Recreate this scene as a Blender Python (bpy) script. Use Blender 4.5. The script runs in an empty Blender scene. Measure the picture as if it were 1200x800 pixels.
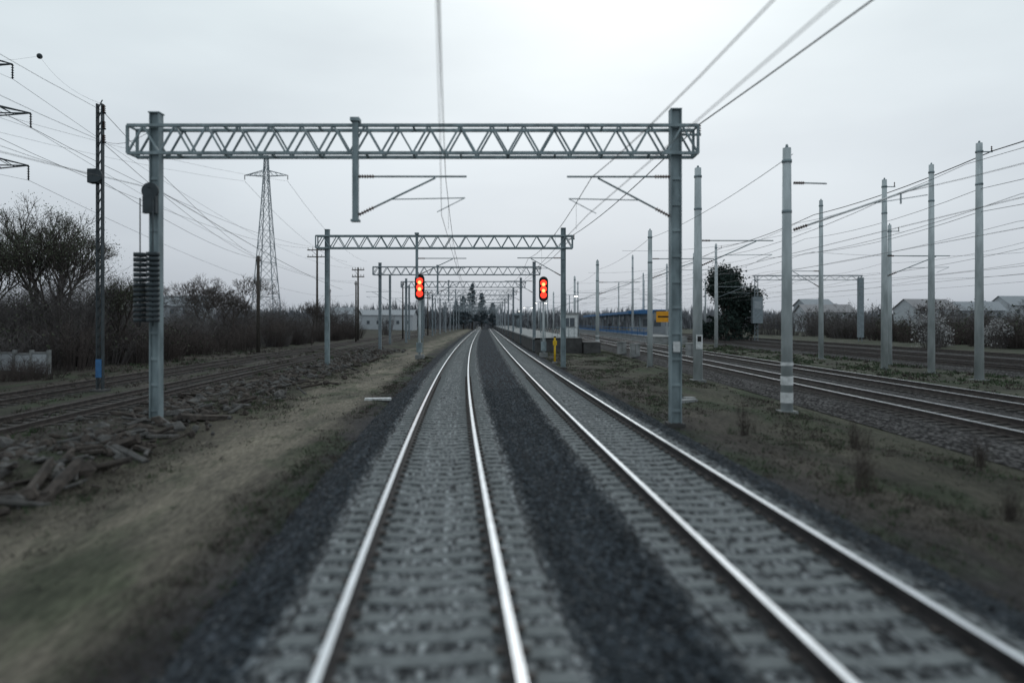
import bpy, math, random
from math import exp, sin, cos, pi, sqrt, radians
from mathutils import Vector, Matrix, noise
random.seed(7)
scene = bpy.context.scene
R = random.random
def U(a, b): return a + (b - a) * random.random()

# ------------------------------------------------------------ materials
def mat(name, col, rough=0.8, metal=0.0, col2=None, scale=4.0, stretch=(1, 1, 1), bump=0.0, detail=3, contrast=(0.35, 0.65), emit=None, spec=0.3):
    m = bpy.data.materials.new(name); m.use_nodes = True
    nt = m.node_tree; n = nt.nodes; l = nt.links
    b = n["Principled BSDF"]
    b.inputs["Roughness"].default_value = rough
    b.inputs["Metallic"].default_value = metal
    b.inputs["Specular IOR Level"].default_value = spec
    if col2 is None: col2 = tuple(c * 0.65 for c in col)
    tc = n.new("ShaderNodeTexCoord"); mp = n.new("ShaderNodeMapping")
    mp.inputs["Scale"].default_value = stretch
    l.new(tc.outputs["Object"], mp.inputs["Vector"])
    nz = n.new("ShaderNodeTexNoise"); nz.inputs["Scale"].default_value = scale; nz.inputs["Detail"].default_value = detail
    l.new(mp.outputs[0], nz.inputs["Vector"])
    rp = n.new("ShaderNodeValToRGB")
    rp.color_ramp.elements[0].position = contrast[0]; rp.color_ramp.elements[0].color = (*col2, 1)
    rp.color_ramp.elements[1].position = contrast[1]; rp.color_ramp.elements[1].color = (*col, 1)
    l.new(nz.outputs["Fac"], rp.inputs["Fac"])
    l.new(rp.outputs["Color"], b.inputs["Base Color"])
    if bump:
        bp = n.new("ShaderNodeBump"); bp.inputs["Strength"].default_value = bump; bp.inputs["Distance"].default_value = 0.03
        l.new(nz.outputs["Fac"], bp.inputs["Height"]); l.new(bp.outputs[0], b.inputs["Normal"])
    if emit:
        b.inputs["Emission Color"].default_value = (*emit[0], 1)
        b.inputs["Emission Strength"].default_value = emit[1]
    return m

M = {}
M['steel'] = mat("galvanised_steel", (0.27, 0.335, 0.355), 0.55, 0.1, (0.155, 0.198, 0.212), 3, (1, 1, .4))
M['steel_far'] = mat("galvanised_steel_light_haze", (0.25, 0.295, 0.32), 0.7, 0.0, (0.19, 0.225, 0.248), 3)  # same steel further off, light air haze painted into the colour
M['steel_haze'] = mat("galvanised_steel_hazy", (0.36, 0.395, 0.42), 0.8, 0.0, (0.29, 0.325, 0.35), 3)  # furthest steel, paler still: stronger haze painted into the base colour
M['darksteel'] = mat("dark_steel", (0.055, 0.07, 0.078), 0.6, 0.2, None, 4)
M['concpole'] = mat("concrete_pole", (0.51, 0.56, 0.57), 0.85, 0, (0.33, 0.37, 0.378), 2.5, (1, 1, .3), 0.1)
M['concpole_far'] = mat("concrete_pole_haze", (0.50, 0.535, 0.55), 0.9, 0, (0.40, 0.43, 0.443), 2.5)  # far masts: contrast flattened to paint in distance haze
M['wood'] = mat("weathered_wood", (0.09, 0.08, 0.07), 0.9, 0, (0.045, 0.04, 0.036), 6, (3, 3, .4))
M['insul'] = mat("insulator", (0.09, 0.055, 0.045), 0.35)
M['white'] = mat("white_paint", (0.72, 0.74, 0.74), 0.6, 0, (0.5, 0.52, 0.52), 6)
M['yellow'] = mat("yellow_paint", (0.75, 0.5, 0.02), 0.5, 0, (0.6, 0.36, 0.02), 6)
M['orange'] = mat("orange_sign", (0.8, 0.36, 0.02), 0.5, 0, (0.7, 0.3, 0.02), 6)
M['black'] = mat("black_paint", (0.012, 0.013, 0.014), 0.5)
M['blue'] = mat("blue_paint", (0.05, 0.16, 0.34), 0.6, 0, (0.04, 0.12, 0.26), 5)
M['wire'] = mat("wire", (0.07, 0.075, 0.08), 0.6)
M['wire_far'] = mat("wire_haze", (0.2, 0.21, 0.22), 0.7)  # paler wire copy, distance haze painted into its colour
M['railtop'] = mat("polished_rail", (0.74, 0.78, 0.81), 0.36, 1.0, (0.54, 0.57, 0.595), 3, (12, .6, 1))
M['railside'] = mat("rail_side", (0.046, 0.042, 0.042), 0.75, 0, (0.024, 0.023, 0.024), 5)
M['railrust'] = mat("rusty_rail", (0.09, 0.077, 0.072), 0.65, 0.3, (0.052, 0.047, 0.045), 5)
M['sleeper'] = mat("concrete_sleeper", (0.188, 0.207, 0.210), 0.92, 0, (0.125, 0.138, 0.142), 5, (1.5, .8, 1), 0.3, 6, (.3, .7))
M['oldsleeper'] = mat("old_sleeper", (0.072, 0.067, 0.064), 0.95, 0, (0.04, 0.038, 0.036), 5)
M['clip'] = mat("rail_clip", (0.06, 0.052, 0.048), 0.7)
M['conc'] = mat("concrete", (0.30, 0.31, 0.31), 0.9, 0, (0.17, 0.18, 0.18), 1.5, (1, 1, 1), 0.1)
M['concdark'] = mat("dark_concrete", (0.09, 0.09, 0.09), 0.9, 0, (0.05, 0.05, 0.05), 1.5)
M['red'] = mat("red_signal_light", (0.8, 0.02, 0.01), 0.4, emit=((1, 0.03, 0.015), 2.6))
M['redhot'] = mat("red_signal_core", (0.9, 0.2, 0.05), 0.4, emit=((1, 0.16, 0.05), 6))
M['lamp'] = mat("lamp_light", (0.9, 0.9, 0.9), 0.4, emit=((1, 0.97, 0.9), 4.0))
M['glass'] = mat("window_glass", (0.10, 0.12, 0.14), 0.25, 0, spec=0.5)
M['plaster'] = mat("plaster", (0.46, 0.49, 0.52), 0.9, 0, (0.41, 0.435, 0.46), 1)
M['plaster2'] = mat("plaster_grey", (0.35, 0.375, 0.405), 0.9, 0, (0.31, 0.335, 0.362), 1)
M['roof'] = mat("roof_tiles_haze", (0.30, 0.292, 0.30), 0.9, 0, (0.265, 0.262, 0.272), 2)  # desaturated and pale, haze over the far houses painted in
M['roofgrey'] = mat("roof_grey_haze", (0.31, 0.333, 0.356), 0.8, 0, (0.27, 0.29, 0.313), 2)  # grey roofs with the same painted-in distance haze
M['twig'] = mat("bare_twigs", (0.09, 0.074, 0.068), 0.95, 0, (0.05, 0.042, 0.04), .3)
M['twig2'] = mat("bare_twigs_grey", (0.125, 0.114, 0.112), 0.95, 0, (0.085, 0.079, 0.079), .2)
M['twighaze'] = mat("distant_twigs_haze", (0.24, 0.25, 0.27), 1.0, 0, (0.19, 0.20, 0.218), .05)  # treeline twigs lightened to blue-grey, air haze painted into the colour
M['bark'] = mat("bark", (0.085, 0.073, 0.066), 0.95, 0, (0.05, 0.043, 0.04), 3)
M['leaf'] = mat("spring_leaves", (0.115, 0.135, 0.085), 0.9, 0, (0.07, 0.088, 0.056), .7)
M['leafdark'] = mat("evergreen_leaves", (0.03, 0.05, 0.042), 0.9, 0, (0.014, 0.027, 0.023), .7)
M['leafmid'] = mat("shrub_leaves", (0.07, 0.078, 0.052), 0.9, 0, (0.042, 0.048, 0.035), .5)
M['everhaze'] = mat("distant_evergreen_haze", (0.12, 0.15, 0.168), 1.0, 0, (0.09, 0.115, 0.13), .3)  # evergreen tone paled and blued as painted haze for the far trees
M['blossom'] = mat("white_blossom", (0.42, 0.42, 0.42), 0.9, 0, (0.26, 0.26, 0.26), 1)
M['grassg'] = mat("green_grass", (0.055, 0.082, 0.042), 0.9, 0, (0.035, 0.053, 0.029), .6)
M['grassd'] = mat("dry_grass", (0.115, 0.105, 0.085), 0.95, 0, (0.072, 0.066, 0.054), .6)
M['grassb'] = mat("brown_weeds", (0.085, 0.071, 0.063), 0.95, 0, (0.055, 0.047, 0.042), .6)
M['rub1'] = mat("rubble_grey", (0.125, 0.122, 0.118), 0.95, 0, (0.058, 0.056, 0.054), 5, (1, 1, 1), 0.6, 6)
M['rub2'] = mat("rubble_brown", (0.085, 0.072, 0.063), 0.95, 0, (0.038, 0.033, 0.03), 5, (1, 1, 1), 0.6, 6)
M['st1'] = mat("ballast_stone_dark", (0.055, 0.066, 0.076), 0.9, 0, (0.022, 0.027, 0.032), 8)
M['st2'] = mat("ballast_stone_light", (0.14, 0.148, 0.154), 0.9, 0, (0.08, 0.085, 0.09), 8)

# ------------------------------------------------------------ mesh builder
class MB:
    def __init__(s): s.v = []; s.f = []; s.m = []; s.mats = []; s.smooth = []
    def mi(s, k):
        if k not in s.mats: s.mats.append(k)
        return s.mats.index(k)
    def add(s, vs, fs, k, sm=False):
        o = len(s.v); i = s.mi(k)
        s.v.extend([tuple(p) for p in vs])
        for f in fs: s.f.append(tuple(o + a for a in f)); s.m.append(i); s.smooth.append(sm)
    def box(s, c, d, k, rz=0.0, rot=None):
        hx, hy, hz = d[0] / 2, d[1] / 2, d[2] / 2
        vs = [Vector((x, y, z)) for x in (-hx, hx) for y in (-hy, hy) for z in (-hz, hz)]
        mtx = rot if rot is not None else Matrix.Rotation(rz, 3, 'Z')
        vs = [mtx @ p + Vector(c) for p in vs]
        s.add(vs, [(0, 1, 3, 2), (4, 6, 7, 5), (0, 4, 5, 1), (2, 3, 7, 6), (0, 2, 6, 4), (1, 5, 7, 3)], k)
    def cyl(s, a, b, r1, r2, k, n=8, caps=True):
        a = Vector(a); b = Vector(b); d = (b - a)
        if d.length < 1e-6: return
        d.normalize()
        up = Vector((0, 0, 1)) if abs(d.z) < 0.9 else Vector((1, 0, 0))
        x = d.cross(up).normalized(); y = d.cross(x)
        vs = []
        for p, r in ((a, r1), (b, r2)):
            for i in range(n):
                t = 2 * pi * i / n + pi / n
                vs.append(p + x * (r * cos(t)) + y * (r * sin(t)))
        fs = [(i, (i + 1) % n, n + (i + 1) % n, n + i) for i in range(n)]
        s.add(vs, fs, k, n > 5)
        if caps:
            o = len(s.v) - 2 * n; i = s.mi(k); s.f.append(tuple(range(o + n - 1, o - 1, -1))); s.m.append(i); s.smooth.append(False); s.f.append(tuple(range(o + n, o + 2 * n))); s.m.append(i); s.smooth.append(False)
    def bar(s, a, b, w, k): s.cyl(a, b, w * 0.7071, w * 0.7071, k, 4)
    def path(s, pts, r, k, n=3):
        for a, b in zip(pts[:-1], pts[1:]): s.cyl(a, b, r, r, k, n, False)
    def obj(s, name, parent=None, loc=None):
        me = bpy.data.meshes.new(name); me.from_pydata(s.v, [], s.f)
        for k in s.mats: me.materials.append(M[k])
        me.polygons.foreach_set("material_index", s.m)
        me.polygons.foreach_set("use_smooth", s.smooth)
        me.update()
        o = bpy.data.objects.new(name, me); scene.collection.objects.link(o)
        if parent: o.parent = parent
        return o
def empty(name):
    o = bpy.data.objects.new(name, None); scene.collection.objects.link(o); return o

# ------------------------------------------------------------ track alignments
def XL(y): return -0.2 - 0.040 * y - 0.06 * 40 * (1 - exp(-max(y, -30) / 40))
def XR(y): return XL(y) + 3.75 + 1.6 * (1 - exp(-max(y, -10) / 50))
def slope(f, y): return (f(y + .1) - f(y - .1)) / .2
def XA(y): return XL(y) - 12.4
def XB(y): return XL(y) - 17.0
def XC(y): return 13.1 - 0.004 * y
def XD(y): return 17.3 - 0.004 * y
def XE(y): return 31.0 - 0.01 * y
def XF(y): return 36.0 - 0.01 * y
def XG(y): return 43.0 - 0.01 * y

def make_track(f, y0, y1, zo, top, side, slp, spacing=0.42, clips_to=0, sl_len=2.5, sl_y1=200):
    root = empty("railway_track")
    prof = [(-.036, 0), (.036, 0), (.036, -.04), (.012, -.052), (.012, -.14), (.072, -.158), (.072, -.172), (-.072, -.172), (-.072, -.158), (-.012, -.14), (-.012, -.052), (-.036, -.04)]
    ys = []; y = y0
    while y < y1: ys.append(y); y += 1.0 if y < 40 else (3 if y < 120 else 10)
    ys.append(y1)
    for nm, off in (("rail_one", -.7525), ("rail_two", .7525)):
        mb = MB(); n = len(prof); vs = []
        for y in ys:
            s = slope(f, y); L = sqrt(1 + s * s)
            for px, pz in prof:
                o = off + px
                vs.append((f(y) + o / L, y - o * s / L, zo + pz))
        ft = []; fs = []
        for i in range(len(ys) - 1):
            for j in range(n):
                q = (i * n + j, i * n + (j + 1) % n, (i + 1) * n + (j + 1) % n, (i + 1) * n + j)
                (ft if j == 0 else fs).append(q)
        mb.add(vs, fs, side); i = mb.mi(top)
        for q in ft: mb.f.append(q); mb.m.append(i); mb.smooth.append(False)
        mb.obj(nm, root)
    mb = MB(); cb = MB(); y = y0; h = .14
    while y < sl_y1:
        s = slope(f, y); a = math.atan(s)
        c = (f(y), y + U(-.012, .012), zo - .172 - h / 2 + U(-.006, .001))
        w = .25; w2 = .19; L = sl_len / 2 + U(-.02, .02)
        rot = Matrix.Rotation(a * -1 + U(-.01, .01), 3, 'Z')
        vs = []
        for xx, dz in ((-L, -.02), (-L + .06, 0), (-.45, 0), (-.3, -.022), (.3, -.022), (.45, 0), (L - .06, 0), (L, -.02)):
            for yy, zz in ((-w / 2, -h / 2), (w / 2, -h / 2), (w2 / 2, h / 2 + dz), (-w2 / 2, h / 2 + dz)):
                vs.append(rot @ Vector((xx, yy, zz)) + Vector(c))
        fs = []
        for i in range(7):
            for j in range(4):
                fs.append((i * 4 + j, i * 4 + (j + 1) % 4, i * 4 + 4 + (j + 1) % 4, i * 4 + 4 + j))
        fs += [(0, 3, 2, 1), (28, 29, 30, 31)]
        mb.add(vs, fs, slp)
        if y < clips_to:
            for off in (-.7525, .7525):
                for q in (-.11, .11):
                    p = rot @ Vector((off + q, 0, 0)) + Vector((c[0], c[1], zo - .155))
                    cb.box(p, (.07, .1, .04), 'clip', -a)
        y += spacing
    mb.obj("sleepers", root)
    if cb.v: cb.obj("rail_clips", root)
    return root

make_track(XL, -4, 480, 0, 'railtop', 'railside', 'sleeper', clips_to=35)
make_track(XR, -4, 480, 0, 'railtop', 'railside', 'sleeper', clips_to=35)
make_track(XA, 5, 300, -.2, 'railrust', 'railrust', 'oldsleeper', .6, sl_y1=90)
make_track(XB, 5, 300, -.2, 'railrust', 'railrust', 'oldsleeper', .6, sl_y1=90)
for f in (XC, XD): make_track(f, 0, 480, -.02, 'railtop', 'railrust', 'oldsleeper', .5, sl_y1=120)
for f in (XE, XF, XG): make_track(f, 10, 400, -.05, 'railrust', 'railrust', 'oldsleeper', .6, sl_y1=90)

# ------------------------------------------------------------ ballast and ground
def strip_mesh(name, ylist, section, material, noiseamp=0.0):
    vs = []; uv = []; n = None
    for y in ylist:
        sec = section(y); n = len(sec)
        for x, z, u in sec:
            vs.append((x, y, z + (noise.noise(Vector((x * 2.3, y * 2.3, 3))) * noiseamp if noiseamp else 0))); uv.append((u, y))
    fs = [(i * n + j, i * n + j + 1, (i + 1) * n + j + 1, (i + 1) * n + j) for i in range(len(ylist) - 1) for j in range(n - 1)]
    me = bpy.data.meshes.new(name); me.from_pydata(vs, [], fs)
    ul = me.uv_layers.new(name="UVMap")
    for lp in me.loops: ul.data[lp.index].uv = uv[lp.vertex_index]
    me.materials.append(material)
    for p in me.polygons: p.use_smooth = True
    o = bpy.data.objects.new(name, me); scene.collection.objects.link(o); return o

def ground_like_material(name, stops, umin, umax, warp, kind):
    m = bpy.data.materials.new(name); m.use_nodes = True
    nt = m.node_tree; n = nt.nodes; l = nt.links; b = n["Principled BSDF"]
    b.inputs["Roughness"].default_value = 0.95; b.inputs["Specular IOR Level"].default_value = 0.12
    tc = n.new("ShaderNodeUVMap"); tc.uv_map = "UVMap"
    sp = n.new("ShaderNodeSeparateXYZ"); l.new(tc.outputs[0], sp.inputs[0])
    def mapped(stretch):
        mp = n.new("ShaderNodeMapping"); mp.inputs["Scale"].default_value = stretch; l.new(tc.outputs[0], mp.inputs["Vector"]); return mp.outputs[0]
    def nz(scale, stretch, detail=4, rough=.6):
        t = n.new("ShaderNodeTexNoise"); t.inputs["Scale"].default_value = scale; t.inputs["Detail"].default_value = detail; t.inputs["Roughness"].default_value = rough
        l.new(mapped(stretch), t.inputs["Vector"]); return t.outputs["Fac"]
    def math_(op, a, bb):
        t = n.new("ShaderNodeMath"); t.operation = op
        for i, v in enumerate((a, bb)):
            if isinstance(v, (int, float)): t.inputs[i].default_value = v
            else: l.new(v, t.inputs[i])
        return t.outputs[0]
    def mix(fac, a, bb, bt='MIX'):
        t = n.new("ShaderNodeMix"); t.data_type = 'RGBA'; t.blend_type = bt
        if isinstance(fac, (int, float)): t.inputs[0].default_value = fac
        else: l.new(fac, t.inputs[0])
        for i, v in ((6, a), (7, bb)):
            if isinstance(v, tuple): t.inputs[i].default_value = (*v, 1)
            else: l.new(v, t.inputs[i])
        return t.outputs[2]
    def ramp(x, a, bb, ca=(0, 0, 0), cb=(1, 1, 1)):
        t = n.new("ShaderNodeValToRGB"); e = t.color_ramp.elements
        e[0].position = a; e[0].color = (*ca, 1); e[1].position = bb; e[1].color = (*cb, 1); l.new(x, t.inputs[0]); return t.outputs[0]
    w = math_('MULTIPLY', math_('SUBTRACT', nz(1.0, (1.2, .3, 1)), .5), warp)
    uu = math_('ADD', sp.outputs[0], w)
    mr = n.new("ShaderNodeMapRange"); mr.inputs["From Min"].default_value = umin; mr.inputs["From Max"].default_value = umax; l.new(uu, mr.inputs["Value"])
    rp = n.new("ShaderNodeValToRGB"); e = rp.color_ramp.elements
    e[0].position = 0; e[0].color = (*stops[0][1], 1); e[1].position = 1; e[1].color = (*stops[-1][1], 1)
    for u, c in stops[1:-1]:
        q = e.new((u - umin) / (umax - umin)); q.color = (*c, 1)
    l.new(mr.outputs[0], rp.inputs[0]); col = rp.outputs[0]
    if kind == 'ground':
        g = ramp(nz(.55, (1, .4, 1)), .50, .62)
        gm = math_('MULTIPLY', g, .65)
        col = mix(gm, col, (.045, .064, .038))
        d = ramp(nz(.9, (1, .22, 1), 5), .35, .7, (.6, .6, .6), (1.3, 1.27, 1.22))
        col = mix(1.0, col, d, 'MULTIPLY')
        f2 = nz(9, (1.6, .3, 1), 6, .8); d2 = ramp(f2, .34, .66, (.4, .4, .4), (1.6, 1.6, 1.56))
        col = mix(1.0, col, d2, 'MULTIPLY'); h = f2; bs, bd = .7, .06
    else:
        v = n.new("ShaderNodeTexVoronoi"); v.inputs["Scale"].default_value = 17; l.new(mapped((1, .4, 1)), v.inputs["Vector"])
        sc = n.new("ShaderNodeSeparateColor"); l.new(v.outputs["Color"], sc.inputs[0])
        d = ramp(sc.outputs[0], .0, 1, (.4, .41, .43), (1.7, 1.7, 1.7))
        col = mix(1.0, col, d, 'MULTIPLY')
        dd = ramp(v.outputs["Distance"], .3, .75, (1.1, 1.1, 1.1), (.2, .2, .21))
        col = mix(1.0, col, dd, 'MULTIPLY')
        d2 = ramp(nz(2.4, (3.0, .12, 1), 6, .7), .36, .66, (.55, .545, .54), (1.45, 1.45, 1.45))
        col = mix(1.0, col, d2, 'MULTIPLY'); h = math_('SUBTRACT', 1.0, v.outputs["Distance"]); bs, bd = .9, .05
    bp = n.new("ShaderNodeBump"); bp.inputs["Strength"].default_value = bs; bp.inputs["Distance"].default_value = bd
    l.new(h, bp.inputs["Height"]); l.new(bp.outputs[0], b.inputs["Normal"])
    l.new(col, b.inputs["Base Color"]); return m

ysb = [-12 + i * .5 for i in range(150)] + [63 + i * 3 for i in range(140)]
DK = (.040, .050, .060); CR = (.215, .23, .235); CE = (.175, .187, .192)
mball = ground_like_material("track_ballast_material", [(-3, (.042, .043, .049)), (-1.5, DK), (-1.27, CE), (-.9, CR), (.9, CR), (1.27, CE), (1.5, DK), (3, DK)], -3, 3, .2, 'ballast')
def sec_l(y):
    x = XL(y); mid = (XR(y) - XL(y)) / 2
    us = [(-2.45, -.52), (-2.1, -.4), (-1.7, -.23), (-1.3, -.19), (-.75, -.192), (0, -.205), (.75, -.192), (1.3, -.19), (1.6, -.23), (mid, -.30)]
    return [(x + u, z, u) for u, z in us]
def sec_r(y):
    x = XR(y); mid = (XR(y) - XL(y)) / 2
    us = [(-mid, -.30), (-1.6, -.23), (-1.3, -.19), (-.75, -.192), (0, -.205), (.75, -.192), (1.3, -.19), (1.7, -.23), (2.1, -.4), (2.45, -.52)]
    return [(x + u, z, u) for u, z in us]
strip_mesh("track_ballast", ysb, sec_l, mball, .02)
CR2 = (.165, .178, .184); CE2 = (.145, .156, .161)
mball2 = ground_like_material("track_ballast_material_two", [(-3, DK), (-1.5, DK), (-1.27, CE2), (-.9, CR2), (.9, CR2), (1.27, CE2), (1.5, DK), (3, (.045, .043, .046))], -3, 3, .2, 'ballast')
strip_mesh("track_ballast", ysb, sec_r, mball2, .02)
mballr = ground_like_material("yard_ballast_material", [(8, (.064, .063, .062)), (12, (.075, .073, .073)), (20, (.072, .071, .071)), (50, (.078, .077, .076))], 8, 50, .6, 'ballast')
ysr = [0 + i * 2 for i in range(40)] + [80 + i * 8 for i in range(48)]
strip_mesh("track_ballast", ysr, lambda y: [(XC(y) + u, z, XC(y) + u) for u, z in ((-2.3, -.5), (-1.5, -.24), (1.5, -.24), (4.2 - 1.5, -.25), (4.2 + 1.5, -.24), (6.5, -.5))], mballr, .03)
strip_mesh("track_ballast", ysr, lambda y: [(XE(y) + u, z, XE(y) + u) for u, z in ((-2.3, -.5), (-1.5, -.27), (1.5, -.27), (6.5, -.27), (8.5, -.27), (13.5, -.27), (14.5, -.5))], mballr, .03)

mb = MB()
def stone(mb, x, y, z, s, k):
    vs = [(x + s * U(.7, 1.2), y + U(-.3, .3) * s, z + U(-.2, .3) * s), (x - s * U(.7, 1.2), y + U(-.3, .3) * s, z + U(-.2, .3) * s), (x + U(-.3, .3) * s, y + s * U(.8, 1.3), z + U(-.2, .3) * s), (x + U(-.3, .3) * s, y - s * U(.8, 1.3), z + U(-.2, .3) * s), (x + U(-.4, .4) * s, y + U(-.4, .4) * s, z + s * U(.5, .85)), (x, y, z - s * .5)]
    mb.add(vs, [(0, 2, 4), (2, 1, 4), (1, 3, 4), (3, 0, 4), (2, 0, 5), (1, 2, 5), (3, 1, 5), (0, 3, 5)], k)
for i in range(20000):
    y = 3.5 + 26 * R() ** 1.5; s_ = XR(y) - XL(y); r_ = R()
    if r_ < .22: u = U(-2.35, -1.27)
    elif r_ < .7: u = U(1.27, s_ - 1.27)
    elif r_ < .94: u = U(s_ + 1.27, s_ + 2.4)
    else: u = U(-1.2, 1.2) + (s_ if R() < .5 else 0)
    d = min(abs(u), abs(u - s_)); mid = s_ / 2
    if 0 < u < s_ and d > 1.6: z = -.23 - .07 * (d - 1.6) / (mid - 1.6)
    elif d > 2.1: z = -.4 - .12 * (d - 2.1) / .35
    elif d > 1.7: z = -.23 - .17 * (d - 1.7) / .4
    else: z = -.2
    if abs(d - .7525) < .13: continue
    stone(mb, XL(y) + u, y, z + .004, U(.016, .032), 'st1' if R() < (.9 if d > 1.3 else 0) else 'st2')
mb.obj("ballast_stones")

us = [-900, -600, -400, -250, -160, -110, -80, -60] + [-50 + 2 * i for i in range(16)] + [-18.5 + .5 * i for i in range(100)] + [32 + 2 * i for i in range(15)] + [64, 80, 110, 160, 250, 400, 600, 900]
ysg = [-30, -20, -12] + [-8 + .5 * i for i in range(120)] + [52 + 2 * i for i in range(40)] + [135, 150, 180, 220, 280, 350, 450, 600, 900, 1400, 2400]
def gz(u, x, y):
    z = -.42
    s = XR(y) - XL(y)
    if -2.2 < u < s + 2.2: return -.56
    if -2.7 < u < s + 2.7: return -.45
    a = 1.0
    if x > 9.5 and x < 46: a = .15
    if x > 9.8 and x < 20.5: return -.52
    if x > 28 and x < 46: return -.55
    if -19 < u < -11: a = .2
    z += a * (noise.noise(Vector((x * .35, y * .25, 0))) * .12 + noise.noise(Vector((x * 1.3, y * 1.1, 7))) * .05)
    z += .26 * exp(-((u + 9.0) / 1.3) ** 2)
    if u < -22: z += min(.5, (-22 - u) * .04)
    return z
def sec_g(y): return [(XL(y) + u, gz(u, XL(y) + u, y), u) for u in us]
stops = [(-30, (.05, .048, .043)), (-19, (.057, .052, .047)), (-16, (.062, .057, .054)), (-11, (.052, .048, .045)), (-8.0, (.054, .051, .044)), (-6.7, (.072, .068, .056)), (-5.8, (.145, .134, .113)), (-3.7, (.175, .162, .136)), (-3.1, (.08, .074, .065)), (-2.4, (.045, .045, .05)), (6.4, (.048, .047, .05)), (7.5, (.07, .064, .058)), (10.5, (.066, .066, .053)), (14, (.068, .071, .056)), (40, (.072, .075, .062))]
mground = ground_like_material("ground_material", stops, -30, 40, 1.3, 'ground')
strip_mesh("ground", ysg, sec_g, mground)

# ------------------------------------------------------------ gantries
def hpost(mb, x, y, z0, z1, k, w=.28):
    t = .035
    mb.box((x - w / 2 + t / 2, y, (z0 + z1) / 2), (t, w, z1 - z0), k)
    mb.box((x + w / 2 - t / 2, y, (z0 + z1) / 2), (t, w, z1 - z0), k)
    mb.box((x, y - w * .2, (z0 + z1) / 2), (w - 2 * t - .004, t, z1 - z0 - .004), k)
    z = z0 + .5
    while z < z1:
        mb.box((x, y - w / 2 + .03, z), (w - 2 * t - .006, .012, .09), k); z += .75
def insulator(mb, a, b, r=.06, n=6, k='insul'):
    a = Vector(a); b = Vector(b)
    mb.cyl(a, b, r * .45, r * .45, k, 6)
    for i in range(n):
        t = (i + .5) / n; d = (b - a).normalized() * .012; p = a.lerp(b, t)
        mb.cyl(p - d, p + d, r, r * .8, k, 8)
def cantilever(mb, x, y, sx, reach, ztop, zlow, zc, k, det=True):
    tip = (x + sx * (reach + .55), y, ztop)
    i1 = (x + sx * .45, y, ztop)
    if det:
        insulator(mb, (x, y, ztop), i1)
        d0 = Vector((x, y, zlow)); d1 = Vector((x + sx * (reach - .35), y, ztop - .04)); q = d0.lerp(d1, .2)
        insulator(mb, d0, q)
    else:
        q = (x, y, zlow); i1 = (x, y, ztop); d1 = (x + sx * (reach - .35), y, ztop - .04)
    r = .028
    mb.cyl(i1, tip, r, r, k, 6)
    mb.cyl(q, d1, r, r, k, 6)
    a = Vector((x, y, zlow)).lerp(Vector(d1), .42)
    e = (x + sx * (reach + .5), y, a.z + .04)
    mb.cyl(a, e, .016, .016, k, 5)
    mb.cyl((e[0], y, e[2]), (x + sx * (reach - .3), y, zc + .03), .014, .014, k, 4)
ZM, ZC = 6.85, 5.75
gan_y = [20 + 25 * i for i in range(17)]
def gantry(y, idx):
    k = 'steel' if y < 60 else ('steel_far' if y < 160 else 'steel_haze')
    mb = MB()
    xl = XL(y) - 8.55; xr = XR(y) + 2.3
    if idx == 0: xr = 4.78; xl = -10.42
    for x in (xl, xr):
        hpost(mb, x, y, -.45, 8.7 if x < 0 else 8.8, k, .28 if x < 0 else .32)
        mb.box((x, y, -.44), (.5, .5, .24), 'concdark')
        mb.box((x, y, 8.72 if x < 0 else 8.82), (.33, .33, .03), k)
    x0 = xl - .7; x1 = xr + .6
    zt, zb = 8.3, 7.5; w = .2
    for yy in (y - w - .06, y + w + .06):
        mb.bar((x0, yy, zt), (x1, yy, zt), .085, k); mb.bar((x0, yy, zb), (x1, yy, zb), .085, k)
        n = 36 if y < 150 else 24
        for i in range(n):
            a = x0 + (x1 - x0) * i / n; b = x0 + (x1 - x0) * (i + 1) / n
            mb.bar((a, yy, zt if i % 2 else zb), (b, yy, zb if i % 2 else zt), .05, k)
        mb.bar((x0, yy, zb), (x0, yy, zt), .07, k); mb.bar((x1, yy, zb), (x1, yy, zt), .07, k)
    for i in range(13):
        a = x0 + (x1 - x0) * i / 12
        mb.bar((a, y - w - .06, zt - .003), (a, y + w + .06, zt - .003), .05, k); mb.bar((a, y - w - .06, zb + .003), (a, y + w + .06, zb + .003), .05, k)
    xd = XL(y) - 2.6
    if idx == 0: xd = -4.5
    mb.box((xd, y - .36, 7.0), (.16, .16, 2.9), k)
    mb.box((xd, y - .36, 8.42), (.26, .3, .1), k)
    mb.box((xd, y - .36, 5.53), (.24, .24, .06), k)
    cantilever(mb, xd + .09, y - .36, 1, XL(y) - xd, ZM - .05, 5.7, ZC, k, y < 110)
    cantilever(mb, xr - .18, y - .1, -1, xr - XR(y), ZM, 5.7, ZC, k, y < 110)
    mb.bar((xr + .15, y, 8.1), (xr + .75, y, 8.1), .06, k)
    insulator(mb, (xr + .7, y, 8.1), (xr + .7, y, 8.4), .06, 4)
    if idx == 0:
        for xx, yy in ((xl - .34, y - .25), (xl + .12, y - .42)):
            mb.cyl((xx, yy, 2.5), (xx, yy, 6.2), .02, .02, 'darksteel', 6)
            z = 2.62
            while z < 4.55:
                mb.cyl((xx, yy, z), (xx, yy, z + .11), .18, .18, 'darksteel', 12); z += .145
        mb.cyl((xl - .02, y - .34, 6.4), (xl - .02, y - .26, 6.4), .24, .24, 'darksteel', 16)
        mb.box((xl - .02, y - .3, 6.0), (.38, .14, .5), 'darksteel')
        mb.cyl((xl + .05, y - .32, 6.2), (xl + .12, y - .42, 4.5), .012, .012, 'wire', 4)
        mb.box((xr, y - .19, 1.9), (.2, .02, .3), 'white')
    mb.obj("overhead_line_gantry")
for i, y in enumerate(gan_y): gantry(y, i)

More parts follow.
